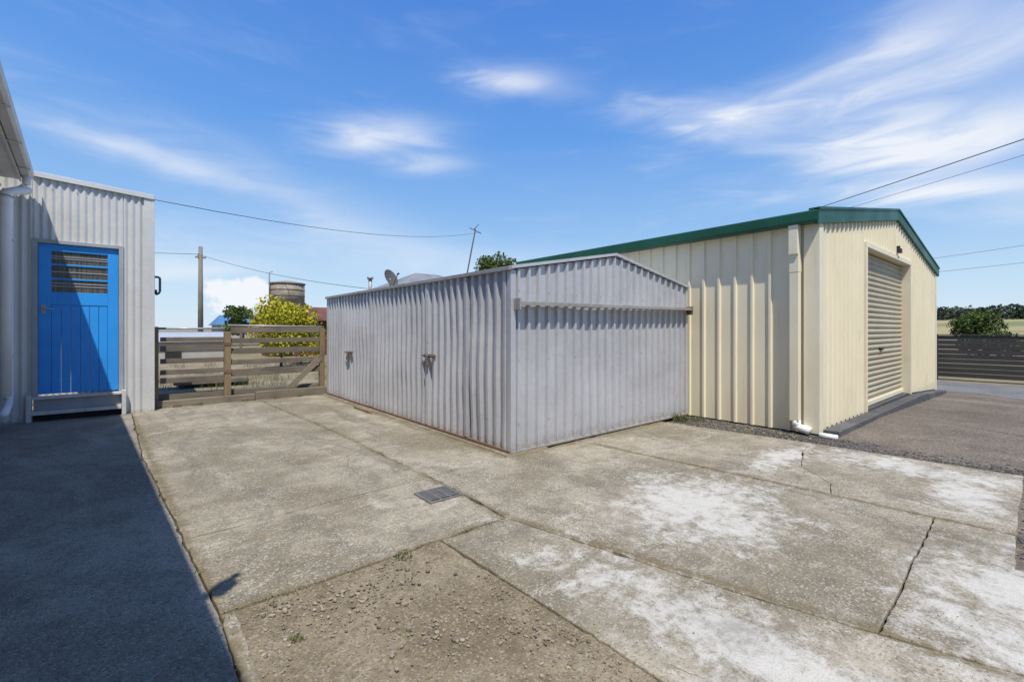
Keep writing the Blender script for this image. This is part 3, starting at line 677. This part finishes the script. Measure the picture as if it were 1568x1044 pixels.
rsd=empty('rusty_farm_shed')
box('walls',(5.1,24.2,-.1),(8.3,26,1.75),RUSTM,rsd,0)
prism('roof',[(4.9,23.9,1.7),(8.6,23.9,1.7),(8.6,25.1,2.4),(4.9,25.1,2.4)],(0,0,.04),RUSTM,rsd)
prism('roof_back',[(4.9,25.1,2.4),(8.6,25.1,2.4),(8.6,26.2,1.8),(4.9,26.2,1.8)],(0,0,.04),RUSTM,rsd)
boxes('doorway',[((5.3,24.15,0),(6.1,24.19,1.5)),((6.8,24.15,.7),(7.5,24.19,1.4))],DARK,rsd,0)
bh=empty('blue_roof_cottage')
box('walls',(8.3,67,-.1),(13.5,73,1.9),HOUSEG,bh,0)
prism('roof',[(8.0,66.6,1.85),(13.8,66.6,1.85),(13.0,70,3.1),(8.8,70,3.1)],(0,0,.06),BLUER,bh)
prism('roof_end',[(8.0,66.6,1.85),(8.8,70,3.1),(8.0,73.4,1.85)],(0,0,.06),BLUER,bh)
boxes('windows',[((9,66.93,.8),(9.9,66.99,1.6)),((11.3,66.93,.8),(12.4,66.99,1.6))],DARK,bh,0)
ws=empty('white_skillion_shed')
box('walls',(.6,22,-.1),(3.1,24,.75),HOUSEG,ws,0)
prism('roof',[(.5,21.8,.78),(3.2,21.8,.78),(3.2,24.2,1.12),(.5,24.2,1.12)],(0,0,.04),GALV,ws)
boxes('openings',[((1.0,21.95,0),(1.5,21.99,.6))],DARK,ws,0)
dk=empty('timber_stack')
boxes('planks',[((.7+.02*i,12.2+.17*i,.05),(2.1+.03*i,12.34+.17*i,.14)) for i in range(9)]+[((.8,12.3,-.05),(.9,13.6,.05)),((1.9,12.3,-.05),(2.0,13.6,.05))],WOODG,dk,.004)
yf=empty('paddock_fence')
boxes('rails',[((-3,29,z),(14,29.04,z+.1)) for z in (.35,.7,1.05)],WOODG,yf,0)
boxes('posts',[((-3+1.9*i,28.9,-.1),(-2.88+1.9*i,29.0,1.2)) for i in range(10)],WOODG,yf,0)
rt=random.Random(4)
weeds('yard_grass_tufts',[(rt.uniform(.2,5),rt.uniform(10,20),-.04,.25,60,.22) for _ in range(45)])
nh=empty('neighbouring_house')
box('walls',(7.5,16.2,-.1),(13.5,21.5,2.5),HOUSEG,nh,0)
vs=[(7.1,15.8,2.45),(13.9,15.8,2.45),(13.9,21.9,2.45),(7.1,21.9,2.45),(10.0,18.9,3.85),(11.2,18.9,3.85)]
mesh('hip_roof',vs,[(0,1,5,4),(1,2,5),(2,3,4,5),(3,0,4),(3,2,1,0)],ROOFG,nh)
tube('flue',[(6.9,16.6,2.2),(6.9,16.6,3.15)],.07,GALVT,nh,8); tube('flue_cap',[(6.9,16.6,3.15),(6.9,16.6,3.25)],.12,GALVT,nh,8)
sd=empty('satellite_dish')
def dish():
    c=Vector((7.0,15.1,3.05)); ax=Vector((.35,-.75,.35)).normalized(); a=ax.cross(Vector((0,0,1))).normalized(); b=ax.cross(a); vs=[c];fs=[];R=.33
    for i in range(1,5):
        for k in range(20):
            r=R*i/4; an=k*math.pi/10; vs.append(c+a*r*math.cos(an)+b*r*math.sin(an)+ax*(r*r*.55))
    for k in range(20): fs.append((0,1+k,1+(k+1)%20))
    for i in range(3):
        for k in range(20): fs.append((1+i*20+k,1+(i+1)*20+k,1+(i+1)*20+(k+1)%20,1+i*20+(k+1)%20))
    mesh('dish',vs,fs,KERB,sd,True)
    tube('arm',[c-b*-.3,c+ax*.38],.012,BLACK,sd,6); tube('lnb',[c+ax*.34,c+ax*.43],.03,BLACK,sd,8)
    tube('mount',[c,(7.05,15.2,2.7),(7.05,15.2,0)],.03,GALVT,sd,8)
dish()
am=empty('tv_antenna_mast')
tube('mast',[(11.1,16.7,2.6),(11.55,16.35,5.65)],.03,KERB,am,8)
tube('cross',[(11.35,16.5,5.7),(11.75,16.2,5.45)],.018,KERB,am,6); tube('cross_b',[(11.5,16.4,5.62),(11.65,16.25,5.85)],.015,KERB,am,6)
def wire(name,pts,r=.012,sag=.3,n=14):
    out=[]
    for i in range(len(pts)-1):
        a,b=Vector(pts[i]),Vector(pts[i+1])
        for k in range(n):
            t=k/n; p=a.lerp(b,t); p.z-=sag*4*t*(1-t); out.append(p)
    out.append(Vector(pts[-1])); return tube(name,out,r,BLACK,None,5)
wire('service_wire',[(.25,9.05,3.28),(12.9,17.9,5.95)],.006,.38)
wire('overhead_wire',[(-14,36.4,6.0),(3.5,36.0,6.2)],.014,.3)
wire('overhead_wire',[(3.5,36.0,6.15),(8,19.4,3.05)],.011,.25)
wire('power_line',[(39.5,25.7,8.1),(22.3,-.33,7.65),(16,-10,7.6)],.018,.12)
wire('power_line',[(40,22,8.4),(27.0,-.4,8.34),(20,-12,8.3)],.010,.1)
wire('power_line',[(84,22,10.5),(79.5,-1.2,11.4),(75,-25,12)],.02,.2)
wire('power_line',[(84,22,8.9),(79.5,-1.2,9.3),(75,-25,9.6)],.02,.2)

# ------------------------------------------------------------------ right boundary fence
rf=empty('charcoal_slat_fence')
FX=18.4
sl=[]
for i in range(9):
    z=-.12+.135*i
    for s in range(9): sl.append(((FX,-13.6+2.0*s+.01,z+random.uniform(-.006,.006)),(FX+.025,-11.6+2.0*s-.01,z+.122)))
boxes('slats',sl,FENCE,rf,.003)
boxes('posts',[((FX+.027,-13.66+2.0*s,-.3),(FX+.12,-13.55+2.0*s,1.13)) for s in range(10)],WOODG,rf,.004)
box('end_post',(FX-.14,2.42,-.3),(FX-.03,2.53,1.13),WOODG,rf,.005)
boxes('top_cap',[((FX-.02,-13.6,1.095),(FX+.13,4.4,1.12))],FENCE,rf,.003)
def hill():
    vs=[];fs=[];nu,nv=60,14
    for i in range(nu+1):
        y=-420+900*i/nu
        for j in range(nv+1):
            x=110+520*j/nv; t=j/nv
            z=-.4+ 14*(t**1.2)*(1+.25*mnoise.noise(Vector((y*.006,x*.004,1))))
            vs.append((x,y,z))
    for i in range(nu):
        for j in range(nv):
            a=i*(nv+1)+j; fs.append((a,a+nv+1,a+nv+2,a+1))
    m,nt,b=newmat('dry_field'); P=POS(nt)
    c=MIX(nt,MR(nt,NOI(nt,MAP(nt,P,(.4,1,1)),.012,6,.6),.42,.58),(.34,.27,.13),(.16,.18,.06))
    setb(nt,b,'Base Color',c); b.inputs['Roughness'].default_value=.95
    mesh('hill',vs,fs,m,None,True)
hill()
def treeline():
    rnd=random.Random(5); vs=[];fs=[]
    for _ in range(700):
        y=rnd.uniform(-380,460); d=rnd.choice([0,0,0,1]); x=(500 if d==0 else 260)+rnd.uniform(-35,40)
        if d==1 and mnoise.noise(Vector((y*.02,3,3)))<.05: continue
        t=(x-110)/520; z0=-.4+14*(t**1.2); hh=(rnd.uniform(7,11)+2.5*mnoise.noise(Vector((y*.012,1,1))))*(1 if d==0 else .45); rr=hh*.6
        for k in range(70):
            v=Vector((rnd.gauss(0,.45)*rr,rnd.gauss(0,.5)*rr,hh*.5+rnd.uniform(-.5,.5)*hh)); s=rnd.uniform(.5,1.2)
            a=Vector((rnd.gauss(0,1),rnd.gauss(0,1),rnd.gauss(0,1))).normalized(); b=a.cross(Vector((rnd.gauss(0,1),rnd.gauss(0,1),rnd.gauss(0,1)))).normalized()
            p=Vector((x,y,z0))+v; q=len(vs)
            vs+=[p-a*s*1.3,p+b*s,p+a*s*1.3,p-b*s]; fs.append((q,q+1,q+2,q+3))
    mesh('distant_trees',vs,fs,LEAFD)
treeline()

# ------------------------------------------------------------------ light and sky
Ld=Vector((.235,.48,-1)).normalized()
sun=bpy.data.lights.new('sun','SUN'); sun.energy=4.9; sun.angle=math.radians(.5); sun.color=(1,.95,.86)
so=bpy.data.objects.new('sun',sun); so.rotation_euler=Ld.to_track_quat('-Z','Y').to_euler(); so.location=(0,0,30); col.objects.link(so)
elev=math.asin(-Ld.z); az=math.atan2(-Ld.x,-Ld.y)
w=bpy.data.worlds.new('World'); S.world=w; w.use_nodes=True; nt=w.node_tree; bg=nt.nodes['Background']
sky=N(nt,'ShaderNodeTexSky',sky_type='NISHITA'); sky.sun_disc=False; sky.sun_elevation=elev; sky.sun_rotation=az; sky.air_density=1.0; sky.dust_density=.3; sky.ozone_density=2.0
D=N(nt,'ShaderNodeTexCoord').outputs['Generated']
STR=.12
dzn=N(nt,'ShaderNodeSeparateXYZ',{0:D}).outputs[2]
rmp=N(nt,'ShaderNodeValToRGB',{0:dzn}); e=rmp.color_ramp.elements
stops=[(0,(.66,.80,.95)),(.08,(.55,.75,.95)),(.2,(.30,.55,.92)),(.38,(.135,.37,.87)),(.6,(.075,.25,.77)),(1,(.09,.22,.55))]
while len(e)<len(stops): e.new(.5)
for i,(p,c) in enumerate(stops): e[i].position=p; e[i].color=c4(c)
grad=N(nt,'ShaderNodeVectorMath',{0:rmp.outputs[0],3:1/STR},operation='SCALE').outputs[0]
hs_=MIX(nt,.84,sky.outputs[0],grad)
def dirof(px,py):
    a=(px-784)/700;b=(505-py)/700
    return Vector((.64+.768*a,.768-.64*a,b))
def dot(v,vec): return N(nt,'ShaderNodeVectorMath',{0:v,1:tuple(vec)},operation='DOT_PRODUCT').outputs['Value']
nz=NOI(nt,MAP(nt,D,(1,1,3.0),(0.1,-.1,.3)),2.4,5,.5,1.0)
nf=NOI(nt,MAP(nt,D,(1.2,1.2,5.5),(0.2,-.12,.3)),5,6,.55,.8)
nzz=M(nt,'ADD',M(nt,'MULTIPLY',nz,.55),M(nt,'MULTIPLY',nf,.45))
tot=None
CL=[(785,122,65,18,0,.6),(592,205,75,22,2,.65),(660,254,55,16,0,.5),(1080,190,100,26,-6,.75),(1230,150,150,34,22,.55),(1430,80,140,75,42,.6),(1430,215,210,44,16,.85),(1490,290,160,22,4,.85),
    (150,215,230,16,-22,.3),(480,320,280,36,-24,.25),(600,390,380,30,-5,.2),(270,410,110,16,0,.5),(1540,330,120,14,0,.35)]
for (px,py,rx,ry,tilt,st) in CL:
    c=dirof(px,py); ln=c.length; c=c/ln
    r=Vector((.768,-.64,0)); r=(r-c*r.dot(c)).normalized(); u=r.cross(c).normalized()
    if u.z<0: u=-u
    t=math.radians(tilt); r2=r*math.cos(t)+u*math.sin(t); u2=-r*math.sin(t)+u*math.cos(t)
    sx=rx/700/ln; sy=ry/700/ln
    du=dot(D,r2/sx); dv=dot(D,u2/sy)
    dv=M(nt,'ADD',dv,M(nt,'MULTIPLY',M(nt,'SUBTRACT',nz,.5),2.6)); du=M(nt,'ADD',du,M(nt,'MULTIPLY',M(nt,'SUBTRACT',nf,.5),1.8))
    q=M(nt,'MULTIPLY_ADD',du,du,M(nt,'MULTIPLY',dv,dv))
    q=M(nt,'ADD',q,M(nt,'MULTIPLY',M(nt,'LESS_THAN',dot(D,c),0),99))
    m_=M(nt,'MULTIPLY',M(nt,'POWER',2.718,M(nt,'MULTIPLY',q,-1.0)),st)
    tot=m_ if tot is None else M(nt,'ADD',tot,m_)
tot=M(nt,'MULTIPLY',tot,MR(nt,nzz,.34,.64,.5,1.2))
gen=MR(nt,nzz,.50,.75,0,.10)
tot=M(nt,'MINIMUM',M(nt,'ADD',tot,gen),.88)
c=dirof(366,452).normalized(); r=Vector((.768,-.64,0)); r=(r-c*r.dot(c)).normalized(); u=r.cross(c); u=u if u.z>0 else -u
ln=dirof(366,452).length
du=dot(D,r/(62/700/ln)); dv=dot(D,u/(34/700/ln))
q=M(nt,'ADD',M(nt,'MULTIPLY',du,du),M(nt,'MULTIPLY',dv,dv))
pn=NOI(nt,D,26,5,.6,.3)
pm=MR(nt,M(nt,'ADD',M(nt,'SUBTRACT',1,q),M(nt,'MULTIPLY',M(nt,'SUBTRACT',pn,.5),3.0)),.15,.7)
pm=M(nt,'MULTIPLY',M(nt,'MULTIPLY',pm,M(nt,'GREATER_THAN',dot(D,c),0)),MR(nt,q,2.5,1.6))
tot=M(nt,'MAXIMUM',tot,M(nt,'MULTIPLY',pm,.9))
skyc=MIX(nt,tot,hs_,(.93/STR,.95/STR,.99/STR))
nt.links.new(skyc,bg.inputs[0]); bg.inputs[1].default_value=STR
w.cycles.sampling_method='MANUAL'; w.cycles.sample_map_resolution=256

# ------------------------------------------------------------------ camera
cam=bpy.data.cameras.new('camera'); cam.sensor_width=36; cam.lens=16.07; cam.shift_y=-.0108; cam.clip_start=.02; cam.clip_end=6000
co=bpy.data.objects.new('camera',cam); co.location=(0,0,1.25); co.rotation_euler=(math.radians(90),0,-math.atan2(.640,.768)); col.objects.link(co)
S.camera=co
S.view_settings.view_transform='Standard'; S.view_settings.look='None'; S.view_settings.exposure=0
